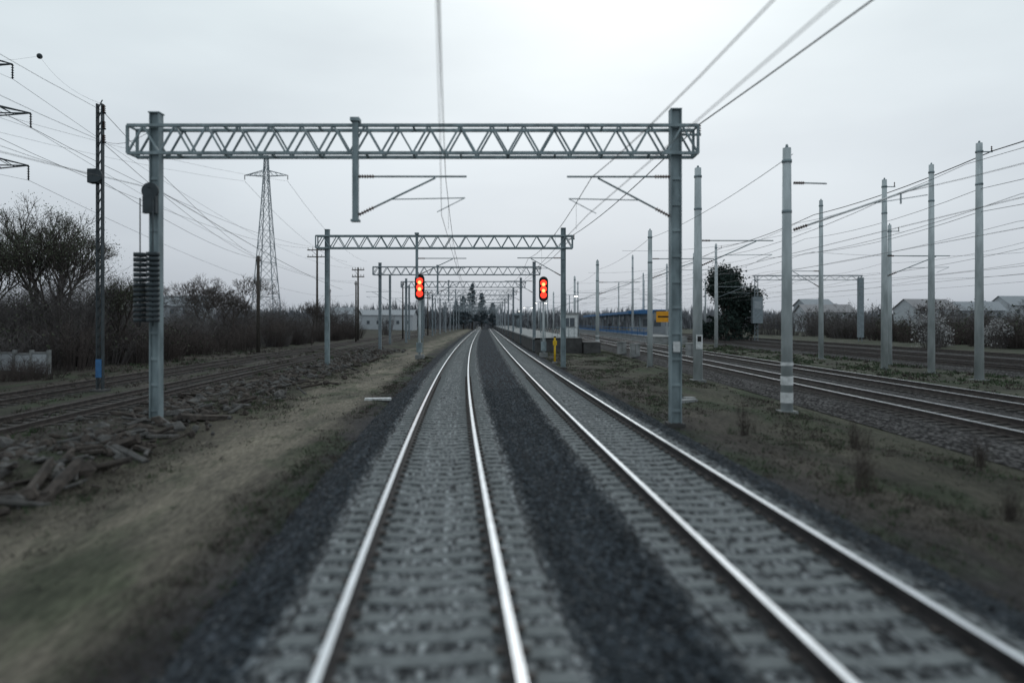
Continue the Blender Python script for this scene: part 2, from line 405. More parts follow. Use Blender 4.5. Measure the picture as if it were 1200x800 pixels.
def sagpts(a, b, sag, n=8):
    a = Vector(a); b = Vector(b)
    return [a.lerp(b, i / n) - Vector((0, 0, 4 * sag * (i / n) * (1 - i / n))) for i in range(n + 1)]
mb = MB(); sup = [-5] + gan_y
for f in (XL, XR):
    for j, (a, b) in enumerate(zip(sup[:-1], sup[1:])):
        k = 'wire' if a < 60 else 'wire_far'; r = .011 if a < 60 else .014
        st = .12 * (1 if j % 2 else -1)
        mb.path([(f(a) - st, a, ZC), (f(b) + st, b, ZC)], r * .8, k, 4)
        pm = sagpts((f(a), a, ZM), (f(b), b, ZM), .45, 8); mb.path(pm, r, k, 4)
        if 10 < a < 100:
            for t in (1, 3, 5, 7):
                p = pm[t]; mb.path([p, (p.x, p.y, ZC)], .005, k, 3)
mb.obj("contact_wires")
mb = MB()
for j, (a, b) in enumerate(zip([-12] + gan_y[:-1], gan_y)):
    k = 'wire' if a < 40 else 'wire_far'
    xa = (4.78 if a == 20 else XR(a) + 2.3) + .7; xb = (4.78 if b == 20 else XR(b) + 2.3) + .7
    if a == -12: xa = 8.6
    mb.path(sagpts((xa, a, 8.4), (xb, b, 8.4), .25), .018, k, 4)
mb.obj("feeder_wire")

# ------------------------------------------------------------ concrete masts on the right
def conc_mast(x, y, ztop, r=.2, arm=None, far=False, bands=False, sign=False, k=None, cross=False):
    k = k or ('concpole_far' if far else 'concpole'); z0 = -.5
    mb = MB(); mb.cyl((x, y, z0), (x, y, ztop), r, r * .68, k, 12)
    mb.box((x, y, -.44), (r * 2.8, r * 2.8, .14), 'conc')
    mb.cyl((x, y, ztop), (x, y, ztop + .12), r * .3, r * .2, 'steel', 6)
    st = 'steel' if not far else 'steel_far'
    for zz in (ztop - .5, ztop - 2.2):
        mb.cyl((x, y, zz), (x, y, zz + .1), r * .82, r * .82, st, 12)
    if arm:
        for sx, reach in arm:
            cantilever(mb, x + sx * r * .8, y, sx, reach, 6.9, 5.6, 5.8, st, not far)
    if cross:
        mb.bar((x, y, ztop - .45), (x + .7, y, ztop - .45), .05, st)
        insulator(mb, (x + .65, y, ztop - .42), (x + .65, y, ztop - .15), .05, 3)
    if bands:
        for z, h in ((-.1, .35), (.5, .3), (1.15, .12)): mb.cyl((x, y, z), (x, y, z + h), r * 1.03, r * 1.025, 'white', 12, False)
    if sign:
        mb.box((x, y - r - .02, 1.6), (.34, .02, .75), 'white'); mb.box((x, y - r - .034, 1.75), (.2, .006, .28), 'black')
    return mb.obj("catenary_mast")
conc_mast(9.3, 23.1, 8.5, .2, bands=True)
conc_mast(9.75, 35.8, 10.7, .25, [(1, 3.2)], sign=True)
conc_mast(9.3, 46, 8.8, .2, [(1, 3.6)])
conc_mast(9.1, 72.7, 9.2, .22, [(1, 3.8)], bands=True)
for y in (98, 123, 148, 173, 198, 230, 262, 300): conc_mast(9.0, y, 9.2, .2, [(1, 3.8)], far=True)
conc_mast(24.5, 35.8, 12.0, .23, cross=True)
conc_mast(25.0, 40.7, 12.0, .21)
conc_mast(24.0, 44, 11.8, .22, [(1, 3.5)], cross=True)
conc_mast(25.8, 57, 12.8, .22, [(-1, 2.5)])
conc_mast(29.7 - 2.6, 49, 9.6, .18, cross=True)
conc_mast(24.5, 82, 12.0, .2, [(1, 3.5)], far=True, cross=True); conc_mast(23.6, 104, 11.5, .2, [(-1, 3.5)], far=True)
conc_mast(25, 130, 12, .2, [(1, 3.5)], far=True); conc_mast(25, 160, 12, .2, [(1, 3.5)], far=True); conc_mast(25, 200, 12, .2, [(1, 3.5)], far=True)
conc_mast(20.8, 78, 10.5, .18, far=True); conc_mast(28.5, 95, 10.5, .18, far=True); conc_mast(34, 120, 10, .18, far=True); conc_mast(20.5, 116, 14, .22, far=True)
conc_mast(48, 88, 10.5, .18, far=True, cross=True); conc_mast(48, 120, 10.5, .18, far=True); conc_mast(47.5, 62, 10, .18, far=True)
conc_mast(13.5, 140, 11, .2, far=True); conc_mast(15, 190, 11, .2, far=True); conc_mast(29, 150, 12, .2, far=True); conc_mast(40, 165, 12, .2, far=True)
mb = MB(); insulator(mb, (9.48, 23.0, 5.72), (9.95, 23.0, 5.88), .06); mb.cyl((9.95, 23, 5.88), (14.1, 23, 7.3), .036, .036, 'white', 8)
mb.bar((13.1, 23, 6.6), (13.1, 23, 6.95), .04, 'steel'); mb.bar((12.2, 23, 6.62), (14.0, 23, 6.9), .025, 'steel')
insulator(mb, (9.48, 23, 7.3), (9.85, 23, 7.3), .055); mb.cyl((9.85, 23, 7.3), (10.6, 23, 7.28), .025, .025, 'steel', 6)
mb.obj("catenary_boom")

mb = MB()
def line(xf, z, ys, sag, r, k='wire_far', n=8):
    for a, b in zip(ys[:-1], ys[1:]): mb.path(sagpts((xf(a), a, z), (xf(b), b, z), sag, n), r, k, 3)
yr = [-4, 23.1, 46, 72.7, 98, 123, 148, 173, 198, 230, 262, 300]
for f in (XC, XD):
    line(f, 5.8, yr, 0, .012); line(f, 6.95, yr, .45, .012)
line(lambda y: 9.3 + .2 * (y < 30), 8.3, [23.1, 46, 72.7, 98, 123, 148, 173, 198, 230], .3, .013)
line(lambda y: 25.2, 11.6, [0, 35.8, 57, 82, 104, 130, 160, 200, 300], .3, .034, 'wire')
for xo, z in ((23.8, 10.9), (24.5, 9.6), (24.5, 8.4)): line(lambda y, xo=xo: xo, z, [0, 35.8, 57, 82, 104, 130, 160, 200, 300], .4, .016)
for f in (XE, XF, XG):
    line(f, 6.0, [5, 40, 70, 100, 130, 160, 200], 0, .014); line(f, 7.1, [5, 40, 70, 100, 130, 160, 200], .5, .014)
line(lambda y: 37, 10, [5, 50, 100, 150, 200], .6, .018); line(lambda y: 48, 10.3, [5, 62, 88, 120, 200], .6, .018)
for y in (57, 82, 104, 130, 160): mb.path(sagpts((9.2, y, 8.6), (25, y, 10.5), .6), .013, 'wire_far', 3); mb.path(sagpts((25, y, 8.5), (48, y, 9), .6), .013, 'wire_far', 3)
mb.obj("yard_wires")

mb = MB()
for x in (39.0, 55.6):
    for q in (-.25, .25): mb.bar((x + q, 109, -.5), (x + q, 109, 10.0), .1, 'steel_far')
    for i in range(14): mb.bar((x - .25, 109, i * .72), (x + .25, 109, i * .72 + .72), .05, 'steel_far')
mb.bar((38.4, 109, 10.1), (56, 109, 10.1), .16, 'steel_far'); mb.bar((38.4, 109, 9.4), (56, 109, 9.4), .1, 'steel_far')
for i in range(20): mb.bar((38.4 + .88 * i, 109, 9.4 if i % 2 else 10.1), (39.28 + .88 * i, 109, 10.1 if i % 2 else 9.4), .06, 'steel_far')
mb.box((55.4, 108.5, 5.0), (.8, .6, 9.5), 'steel_far'); mb.box((38.9, 108.4, 4.6), (1.6, .8, 4.2), 'steel_far'); mb.box((38.9, 107.98, 5.4), (1.1, .03, 1.2), 'steel_haze')
mb.obj("yard_portal_frame")

# ------------------------------------------------------------ left poles
mb = MB()
x, y = -18.1, 30
for q in (-.11, .11):
    mb.box((x + q, y, 5.8), (.06, .18, 12.8), 'darksteel')
z = -.2
while z < 12: mb.bar((x - .1, y, z), (x + .1, y, z + .4), .035, 'darksteel'); z += .42
mb.box((x, y, -.42), (.6, .6, .2), 'concdark')
mb.box((x - .18, y - .1, 9.0), (.42, .4, .6), 'darksteel'); mb.cyl((x - .02, y - .35, 9.0), (x - .02, y - .28, 9.0), .3, .3, 'darksteel', 16)
for z in (10.5, 11.1, 11.8): insulator(mb, (x + .17, y, z), (x + .17, y, z + .35), .08, 4); mb.bar((x - .1, y, z), (x + .25, y, z), .05, 'darksteel')
mb.box((x, y - .12, .6), (.26, .02, .8), 'blue')
mb.obj("steel_power_pole")
def wood_pole(x, y, ztop, r=.14, arm=0.0):
    mb = MB(); mb.cyl((x, y, -.5), (x, y, ztop), r, r * .7, 'wood', 8)
    if arm:
        for zz in (ztop - .4, ztop - 1.5):
            mb.box((x, y, zz), (arm * 2, .14, .16), 'wood')
            for q in (-.9, -.45, .45, .9): insulator(mb, (x + q * arm, y, zz + .08), (x + q * arm, y, zz + .4), .07, 3)
        mb.bar((x - arm * .6, y, ztop - .4), (x, y, ztop - 1.3), .06, 'wood')
    else:
        mb.box((x, y, ztop - .5), (.5, .1, .1), 'wood')
        for q in (-.2, .2): insulator(mb, (x + q, y, ztop - .45), (x + q, y, ztop - .15), .06, 3)
    mb.obj("wooden_utility_pole")
wood_pole(-25.5, 68.6, 9.3, .2); wood_pole(-31.4, 110, 14.7, .2, 1.6); wood_pole(-24.8, 110, 11.5, .18, 1.0)
wood_pole(-24, 105, 9, .15); wood_pole(-20, 125, 10, .16); wood_pole(-16.5, 85, 9.0, .15); wood_pole(-18.5, 150, 9.5, .17, 1.0); wood_pole(-40, 150, 10, .17)
for yy in (95, 120, 150, 185, 225):
    mb = MB(); xx = XL(yy) - 10.8
    hpost(mb, xx, yy, -.45, 9.2, 'steel_far'); cantilever(mb, xx - .2, yy, -1, 2.6, 6.9, 5.7, 5.8, 'steel_far', False); mb.obj("catenary_mast")

def signal(x, y, zb):
    root = empty("railway_signal"); root.location = (0, 0, 0)
    mb = MB(); mb.cyl((x, y, zb), (x, y, 4.7), .1, .09, 'concpole', 10); mb.box((x, y, zb + .15), (.7, .7, .35), 'conc')
    mb.box((x, y - .3, zb + .95), (.45, .35, .8), 'steel'); mb.obj("post", root)
    mb = MB()
    for q in (-.2, .2): mb.bar((x + q, y + .5, zb), (x + q, y + .5, 5.4), .04, 'steel')
    z = zb + .3
    while z < 5.4: mb.bar((x - .2, y + .5, z), (x + .2, y + .5, z), .03, 'steel'); z += .3
    mb.box((x, y + .3, 4.4), (.7, .6, .05), 'steel'); mb.obj("ladder", root)
    mb = MB(); n = 12; w = .4; z0 = 4.85; z1 = 6.25; pts = []
    for i in range(n + 1): t = pi * i / n; pts.append((x + w * cos(t), z1 + w * sin(t)))
    for i in range(n + 1): t = pi + pi * i / n; pts.append((x + w * cos(t), z0 + w * sin(t)))
    N = len(pts)
    vs = [(p[0], y - .1, p[1]) for p in pts] + [(p[0], y + .02, p[1]) for p in pts]
    mb.add(vs, [tuple(range(N)), tuple(range(2 * N - 1, N - 1, -1))] + [(i, N + i, N + (i + 1) % N, (i + 1) % N) for i in range(N)], 'black')
    mb.box((x, y + .15, 5.5), (.4, .25, 1.7), 'black'); mb.obj("backboard", root)
    mb = MB()
    for zz in (5.02, 5.55, 6.08):
        for i in range(9):
            t0 = pi * i / 9; t1 = pi * (i + 1) / 9; r = .29
            a = Vector((x + r * cos(t0), y - .1, zz + r * sin(t0))); b = Vector((x + r * cos(t1), y - .1, zz + r * sin(t1)))
            mb.add([a, b, b + Vector((0, -.1, 0)), a + Vector((0, -.1, 0))], [(0, 1, 2, 3)], 'black')
    mb.obj("hoods", root)
    mb = MB()
    for zz in (5.02, 5.55, 6.08):
        mb.cyl((x, y - .101, zz), (x, y - .15, zz), .275, .26, 'red', 20)
    for zz in (5.4, 5.95): mb.cyl((x, y - .152, zz), (x, y - .18, zz), .15, .12, 'redhot', 16)
    mb.obj("lenses", root)
signal(-7.7, 57, -.4); signal(2.77, 60, -.4)

# ------------------------------------------------------------ lattice pylons
def pylon(x, y, H, base, arms, k, t=.14):
    mb = MB(); nseg = 12
    def wd(z):
        q = z / H; return base * (1 - q) ** 1.25 * .5 + .45
    def cor(z): w = wd(z); return [Vector((x + sx * w, y + sy * w, z - .5)) for sx, sy in ((-1, -1), (1, -1), (1, 1), (-1, 1))]
    zs = [H * (1 - (1 - i / nseg) ** 1.25) for i in range(nseg + 1)]
    for a, b in zip(zs[:-1], zs[1:]):
        ca, cb = cor(a), cor(b)
        for i in range(4):
            j = (i + 1) % 4
            mb.bar(ca[i], cb[i], t, k); mb.bar(ca[i], cb[j], t * .5, k); mb.bar(ca[j], cb[i], t * .5, k); mb.bar(cb[i], cb[j], t * .5, k)
    for z, L in arms:
        for sx in (-1, 1):
            tip = Vector((x + sx * L, y, z - .3)); w = wd(z)
            for sy in (-1, 1):
                r0 = Vector((x + sx * w, y + sy * w, z - .5)); r1 = Vector((x + sx * w, y + sy * w, z + 1.1))
                mb.bar(r0, tip, t * .7, k); mb.bar(r1, tip, t * .7, k)
                for q in (.25, .5, .75): mb.bar(r0.lerp(tip, q), r1.lerp(tip, max(0, q - .2)), t * .45, k)
            insulator(mb, tip, tip - Vector((0, 0, 1.3)), t * 1.0, 6, 'darksteel')
    mb.obj("electricity_pylon")
pylon(-72, 200, 52, 6.5, [(46, 6.3)], 'steel_far', .2)
pylon(-49.5, 60, 28, 5, [(16.7, 7.0), (21.3, 7.2), (25.6, 5.6)], 'darksteel', .13)
mb = MB()
for sx in (-1, 1):
    mb.path(sagpts((-72 + sx * 6.3, 200, 44), (-95 + sx * 6.3, 420, 40), 5, 10), .05, 'wire_far', 3)
    mb.path(sagpts((-72 + sx * 6.3, 200, 44), (-120 + sx * 6.3, 60, 44), 4, 10), .03, 'wire_far', 3)
for z, L in ((15.1, 7.0), (19.7, 7.2), (24, 5.6)):
    mb.path(sagpts((-49.5 + L, 60, z), (-60 + L, 230, z - 3), 4, 14), .022, 'wire_far', 3)
    mb.path(sagpts((-49.5 + L, 60, z), (-42 + L, -30, z), 2, 8), .014, 'wire_far', 3)
for z, o in ((11.9, 0), (10.6, -.1), (9.0, -.3)):
    mb.path(sagpts((-18.0 + o, 30, z), (-25.5, 68.6, min(z, 9.0)), .6), .014, 'wire', 3)
    mb.path(sagpts((-18.0 + o, 30, z), (-13 + o * 3, -8, z + .3), .7), .01, 'wire_far', 3)
mb.path(sagpts((-18.0, 30, 10.6), (-10.5, 20.2, 8.4), .3), .01, 'wire', 3)
for q in (-1.4, 1.4):
    mb.path(sagpts((-31.4 + q, 110, 14.6), (-26 + q, 30, 13), 1.6), .016, 'wire_far', 3)
mb.path(sagpts((-31.4, 110, 14.6), (-24.8, 110.2, 11.4), .5), .015, 'wire_far', 3)
mb.path(sagpts((-25.5, 68.6, 9), (-24, 105, 8.7), .6), .015, 'wire_far', 3); mb.path(sagpts((-24, 105, 8.7), (-18.5, 150, 9), .6), .015, 'wire_far', 3)
mb.path(sagpts((-10.4, 20, 6.5), (XA(70), 70, 6.0), .3), .014, 'wire', 3)
mb.path(sagpts((-10.4, 20, 6.5), (-13, -10, 6.0), .3), .01, 'wire', 3)
mb.obj("power_lines")
mb = MB()
b = Vector((-34.6, 50, 22.1))
for i in range(6):
    t0 = -pi / 2 + pi * i / 6; t1 = -pi / 2 + pi * (i + 1) / 6
    mb.cyl(b + Vector((0, 0, .2 * sin(t0))), b + Vector((0, 0, .2 * sin(t1))), max(.2 * cos(t0), .001), max(.2 * cos(t1), .001), 'darksteel', 12, False)
mb.path(sagpts((-56, 60, 27.5), (-34.6, 50, 22.1), 1, 8), .008, 'wire_far', 3); mb.path(sagpts((-34.6, 50, 22.1), (-18, 30, 12.2), .5, 8), .007, 'wire_far', 3)
mb.obj("wire_marker_ball")

# ------------------------------------------------------------ platform + station
def pxl(y): return XR(y) + 2.2
pys = [68 + 6 * i for i in range(55)]
mb = MB(); vs = []
for y in pys:
    a2 = pxl(y); c = max(7.0 - .028 * (y - 68), a2 + 2.5)
    for x, z in ((a2 + .15, -.5), (a2 + .15, .9), (a2, .9), (a2, 1.08), (a2 + .9, 1.082), (c, 1.08), (c, -.5)): vs.append((x, y, z))
n = 7; side = []; top = []; edge = []
for i in range(len(pys) - 1):
    for j in range(n - 1):
        q = (i * n + j, i * n + j + 1, (i + 1) * n + j + 1, (i + 1) * n + j)
        (edge if j in (2, 3) else top if j == 4 else side).append(q)
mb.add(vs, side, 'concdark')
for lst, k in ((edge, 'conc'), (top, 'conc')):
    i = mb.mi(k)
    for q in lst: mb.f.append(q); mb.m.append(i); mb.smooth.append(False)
i = mb.mi('concdark'); mb.f.append((0, 1, 5, 6)); mb.m.append(i); mb.smooth.append(False)
for q in range(6): mb.bar((4.0 + q * .55, 68.1, 1.08), (4.0 + q * .55, 68.1, 2.1), .04, 'steel')
mb.bar((4, 68.1, 2.1), (6.75, 68.1, 2.1), .04, 'steel')
mb.obj("station_platform")
mb = MB()
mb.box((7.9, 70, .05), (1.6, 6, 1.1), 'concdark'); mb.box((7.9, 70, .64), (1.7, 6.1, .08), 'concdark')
mb.obj("retaining_wall")
root = empty("signal_cabin")
mb = MB(); mb.box((6.1, 73.5, 2.3), (1.7, 2.0, 2.4), 'white'); mb.obj("walls", root)
mb = MB(); mb.box((6.1, 73.5, 3.57), (2.0, 2.3, .14), 'conc'); mb.obj("roof", root)
mb = MB(); mb.box((6.1, 72.48, 2.65), (1.1, .03, .9), 'glass'); mb.box((5.24, 73.4, 2.5), (.03, .9, .9), 'glass')
mb.box((6.1, 72.46, 2.65), (.05, .03, .9), 'white'); mb.box((6.1, 72.45, 2.17), (1.25, .06, .06), 'conc'); mb.obj("window", root)
for x, y in ((6.9, 82), (4.6, 110), (3.4, 145), (1.2, 190)):
    mb = MB(); mb.cyl((x, y, 1.08), (x, y, 5.9), .08, .05, 'steel_far', 8); mb.bar((x - .8, y, 5.9), (x + .8, y, 5.9), .06, 'steel_far')
    for q in (-.8, .8): mb.box((x + q, y - .05, 5.85), (.5, .3, .12), 'steel_far'); mb.box((x + q, y - .12, 5.74), (.4, .26, .1), 'lamp')
    mb.obj("platform_lamp")
def canopy(x0, x1, y0, y1, zf, zr, k):
    mb = MB(); xm = (x0 + x1) / 2; y = y0
    while y <= y1:
        mb.cyl((xm, y, zf), (xm, y, zr), .12, .12, 'steel_far', 8); mb.bar((xm, y, zr - .6), (x0 + .2, y, zr), .08, 'steel_far'); mb.bar((xm, y, zr - .6), (x1 - .2, y, zr), .08, 'steel_far'); y += 8
    mb.box((xm, (y0 + y1) / 2, zr + .1), (x1 - x0, y1 - y0 + 2, .14), 'steel_haze')
    mb.box((xm, y0 - 1.05, zr + .05), (x1 - x0 + .1, .08, .5), k)
    for xx in (x0 - .03, x1 + .03): mb.box((xx, (y0 + y1) / 2, zr + .05), (.06, y1 - y0 + 2, .45), k)
    mb.obj("platform_canopy")
canopy(20.0, 24.2, 118, 190, .6, 4.3, 'blue'); canopy(0.5, 3.3, 190, 260, 1.08, 4.9, 'steel_far')
mb = MB(); mb.box((21.9, 170, .05), (5.0, 150, 1.1), 'conc'); mb.box((21.9, 170, .62), (5.2, 150.2, .06), 'conc')
for i in range(30):
    mb.bar((19.5, 96 + i * 5, .65), (19.5, 96 + i * 5, 1.75), .07, 'blue')
mb.bar((19.5, 96, 1.75), (19.5, 241, 1.75), .09, 'blue'); mb.bar((19.5, 96, 1.2), (19.5, 241, 1.2), .07, 'blue')
mb.box((19.55, 168, 1.0), (.03, 140, .5), 'blue')
mb.obj("station_platform")
root = empty("station_building")
mb = MB(); mb.box((26.0, 128, 2.1), (6, 12, 5.2), 'plaster2'); mb.obj("walls", root)
mb = MB(); mb.box((26.0, 128, 4.8), (6.8, 12.8, .25), 'blue'); mb.obj("roof", root)
mb = MB()
for q in (-2, 0, 2): mb.box((26 + q, 121.97, 2.6), (1.2, .05, 1.3), 'glass')
for q in range(4): mb.box((22.97, 124 + q * 2.7, 2.6), (.05, 1.4, 1.3), 'glass')
mb.obj("windows", root)

mb = MB(); mb.box((10.15, 45.8, 3.0), (.95, .05, .72), 'orange'); mb.bar((9.5, 45.86, 3.2), (10.6, 45.86, 3.2), .05, 'steel'); mb.bar((9.5, 45.86, 2.8), (10.6, 45.86, 2.8), .05, 'steel')
mb.box((10.15, 45.772, 3.0), (.75, .006, .1), 'black'); mb.obj("orange_track_sign")
mb = MB(); mb.cyl((3.2, 51, -.5), (3.2, 51, 1.5), .08, .07, 'yellow', 10); mb.cyl((3.2, 51, 1.5), (3.2, 51, 1.58), .1, .1, 'black', 10); mb.box((3.2, 50.9, 1.1), (.3, .03, .35), 'yellow'); mb.box((3.2, 51, -.4), (.35, .35, .2), 'conc')
mb.obj("yellow_marker_post")
for x, y, h in ((10.8, 60, 1.1), (10.6, 66, 1.1), (15.2, 58, 1.2)):
    mb = MB(); mb.box((x, y, -.4 + h / 2), (.8, .6, h), 'conc'); mb.box((x, y, -.4 + h + .04), (.9, .7, .08), 'conc'); mb.box((x, y - .31, -.3 + h / 2), (.02, .02, h * .7), 'black'); mb.obj("trackside_cabinet")
mb = MB(); mb.box((-5.2, 26.5, -.36), (1.0, .3, .08), 'white', .1); mb.obj("concrete_slab")
mb = MB(); mb.box((6.6, 26, -.38), (.9, .4, .12), 'conc', .5); mb.box((7.0, 27, -.4), (.4, .35, .12), 'conc', .2); mb.obj("concrete_slab")

# ------------------------------------------------------------ rubble
def chunk(mb, c, s, k, long=False):
    rot = (Matrix.Rotation(U(0, 6.3), 3, 'Z') @ Matrix.Rotation(U(-.6, .6), 3, 'X') @ Matrix.Rotation(U(-.35, .35), 3, 'Y'))
    if long:
        d = (s * U(3, 6), s * U(.4, .7), s * U(.35, .6)); n = 6; vs = []
        for e in (-.5, -.1, .5):
            oy = U(-.15, .15) * d[1]
            for i in range(n):
                t = 2 * pi * i / n; q = .5 * U(.8, 1.15)
                vs.append(rot @ Vector((d[0] * (e + U(-.02, .02)), oy + d[1] * q * cos(t), d[2] * q * sin(t))) + Vector(c))
        fs = [(a + i, a + (i + 1) % n, a + n + (i + 1) % n, a + n + i) for a in (0, n) for i in range(n)] + [tuple(range(n - 1, -1, -1)), tuple(range(2 * n, 3 * n))]
        mb.add(vs, fs, k)
    else:
        d = (s * U(.4, .8), s * U(.35, .65), s * U(.25, .5)); n = 6; vs = []
        for lv, rr in ((-1, .7), (-.1, 1.05), (.8, .62)):
            for i in range(n):
                t = 2 * pi * i / n + U(-.25, .25); q = rr * U(.7, 1.2)
                vs.append(rot @ Vector((d[0] * q * cos(t), d[1] * q * sin(t), d[2] * (lv + U(-.2, .2)))) + Vector(c))
        vs.append(rot @ Vector((0, 0, d[2] * U(.9, 1.2))) + Vector(c))
        fs = []
        for a in (0, n):
            for i in range(n): fs.append((a + i, a + (i + 1) % n, a + n + (i + 1) % n, a + n + i))
        for i in range(n): fs.append((2 * n + i, 2 * n + (i + 1) % n, 3 * n))
        mb.add(vs, fs, k)
mb = MB()
for i in range(4200):
    y = 7 + 66 * R() ** 1.35
    heap = .5 + .5 * noise.noise(Vector((0, y * .3, 4)))
    u = random.gauss(-8.5 - .3 * heap, .85)
    if abs(XL(y) + u - (-10.42)) < .45 and abs(y - 20) < .6: continue
    if noise.noise(Vector((u * .9, y * .5, 2))) < -.2 and R() < .75: continue
    h = max(0, .42 * heap * exp(-((u + 8.7) / .8) ** 2)) * R()
    s = U(.05, .24) if R() < .88 else U(.24, .46)
    chunk(mb, (XL(y) + u, y, -.3 + h), s, 'rub1' if R() < .4 else 'rub2', R() < (.38 if s < .3 else .15))
mb.obj("rubble_pile")

# ------------------------------------------------------------ vegetation
def blade(mb, p, d, L, w, k):
    d = Vector(d).normalized(); s = d.cross(Vector((U(-1, 1), U(-1, 1), U(-.3, .3)))).normalized() * w
    p = Vector(p); mb.add([p - s, p + s, p + d * L], [(0, 1, 2)], k)
def tufts(mb, n, ufun, y0, y1, hmin, hmax, ks, nb=9, pw=1.6, w=.008, thr=-.05):
    for i in range(n):
        y = y0 + (y1 - y0) * R() ** pw; u = ufun(y); x = XL(y) + u; z = gz(u, x, y) - .02
        nn = noise.noise(Vector((x * .45, y * .22, 9))) + U(-.35, .35)
        if nn < thr: continue
        k = random.choice(ks); h = U(hmin, hmax) * (.6 + min(1, max(0, nn + .2))); rr = U(.08, .3); ww = w * (1 + y / 22)
        for j in range(nb):
            a = U(0, 2 * pi); q = sqrt(R()) * rr; b_ = U(0, 2 * pi)
            blade(mb, (x + q * cos(a), y + q * sin(a), z), (cos(b_) * U(.2, 1.3), sin(b_) * U(.2, 1.3), 1), h * U(.4, 1.1), ww, k)
mb = MB()
tufts(mb, 2600, lambda y: random.gauss(-2.8, .3), 4, 60, .03, .11, ['grassb', 'grassb', 'grassg'])
tufts(mb, 5000, lambda y: random.gauss(-7.1, 1.0), 4, 60, .03, .17, ['grassg', 'grassb', 'grassd', 'grassb'])
tufts(mb, 1500, lambda y: U(-5.8, -3.0), 4, 50, .02, .06, ['grassd', 'grassd', 'grassg'], thr=.15)
tufts(mb, 4200, lambda y: U(-24, -9.5), 12, 80, .08, .3, ['grassb', 'grassb', 'grassg', 'grassb', 'grassd'], 9, 1.2, .011)
tufts(mb, 9500, lambda y: XR(y) - XL(y) + U(2.3, max(3, 10.2 - XR(y))), 5, 75, .03, .15, ['grassb', 'grassg', 'grassg', 'grassb', 'grassd'], 10, 1.4)
tufts(mb, 2600, lambda y: U(20.5, 28) - XL(y), 18, 90, .1, .3, ['grassb', 'grassg', 'grassg'], 8, 1.2, .014)
mb.obj("grass")

def weed(mb, x, y, z, h, r, n, k, w=.008):
    for i in range(n):
        a = U(0, 2 * pi); q = R() ** .7; d = Vector((cos(a) * q * r / h, sin(a) * q * r / h, 1))
        L = h * U(.4, 1.05); p = Vector((x + U(-.3, .3) * r, y + U(-.3, .3) * r, z)); dn = d.normalized()
        blade(mb, p, dn, L, w, k)
        for j in range(6):
            t = U(.3, .95); b = U(0, 2 * pi)
            blade(mb, p + dn * L * t, (dn.x + .6 * cos(b), dn.y + .6 * sin(b), dn.z * U(.5, 1)), L * U(.1, .25), w * .8, k)
for x, y, h in ((6.3, 12.3, 1.2), (8.3, 16.5, .8), (6.3, 18.5, .9), (10.0, 14.6, .7), (7.6, 10.4, .6), (-8.0, 8.8, .5), (-9.2, 12, .6)):
    mb = MB(); weed(mb, x, y, -.48, h, .35, 44, 'grassb', .007); weed(mb, x + .35, y + .4, -.48, h * .6, .4, 30, 'grassd', .005); weed(mb, x - .3, y + .2, -.48, h * .45, .4, 24, 'grassg', .006); mb.obj("dry_weed_plant")

def shrubs(name, items, k, w=.03, n=110, leaf=None, nl=0, ls=.12):
    mb = MB()
    for x, y, r, h in items:
        for i in range(n):
            a = U(0, 2 * pi); q = sqrt(R()); bx = x + q * r * .5 * cos(a); by = y + q * r * .5 * sin(a)
            d = Vector((cos(a) * q * r * .6 / h, sin(a) * q * r * .6 / h, 1)).normalized(); L = h * U(.55, 1.08) * (1 - .25 * q)
            p = Vector((bx, by, -.4)); blade(mb, p, d, L, w, k)
            for j in range(7):
                t = U(.25, .95); b = U(0, 2 * pi)
                blade(mb, p + d * L * t, (d.x + .8 * cos(b), d.y + .8 * sin(b), d.z * U(.4, 1.1)), L * U(.12, .3), w * .6, k)
        if leaf:
            for i in range(nl):
                a = U(0, 2 * pi); q = sqrt(R()); t = R() ** .6
                c = Vector((x + q * r * .85 * cos(a), y + q * r * .85 * sin(a), -.3 + h * t * (1 - .35 * q * q)))
                if noise.noise(c * .8) < -.12: continue
                s = ls * U(.6, 1.3); e1 = Vector((U(-1, 1), U(-1, 1), U(-1, 1))).normalized() * s; e2 = e1.cross(Vector((U(-1, 1), U(-1, 1), U(-1, 1)))).normalized() * s
                mb.add([c - e1, c - e2, c + e1, c + e2], [(0, 1, 2, 3)], leaf)
    mb.obj(name)
it = []
for i in range(95):
    t = i / 95; y = 30 + 110 * t ** 1.1; x = XL(y) - 21.5 - U(0, 7) - 3 * (1 - t); it.append((x, y, U(1.6, 3), U(2.0, 4.6)))
shrubs("bare_shrubs", it[::2], 'twig', .025, 120); shrubs("bare_shrubs", it[1::2], 'twig2', .025, 110, 'leafmid', 70, .08)
it = [(U(-95, -30), U(85, 170), U(2.5, 4.5), U(4.5, 9)) for i in range(60)]
shrubs("bare_shrubs", it, 'twig2', .05, 90)
it = [(U(-44, -27), U(44, 62), U(2, 3), U(2.2, 4.2)) for i in range(26)]
shrubs("bare_shrubs", it, 'twig', .025, 110, 'leafmid', 110, .08)
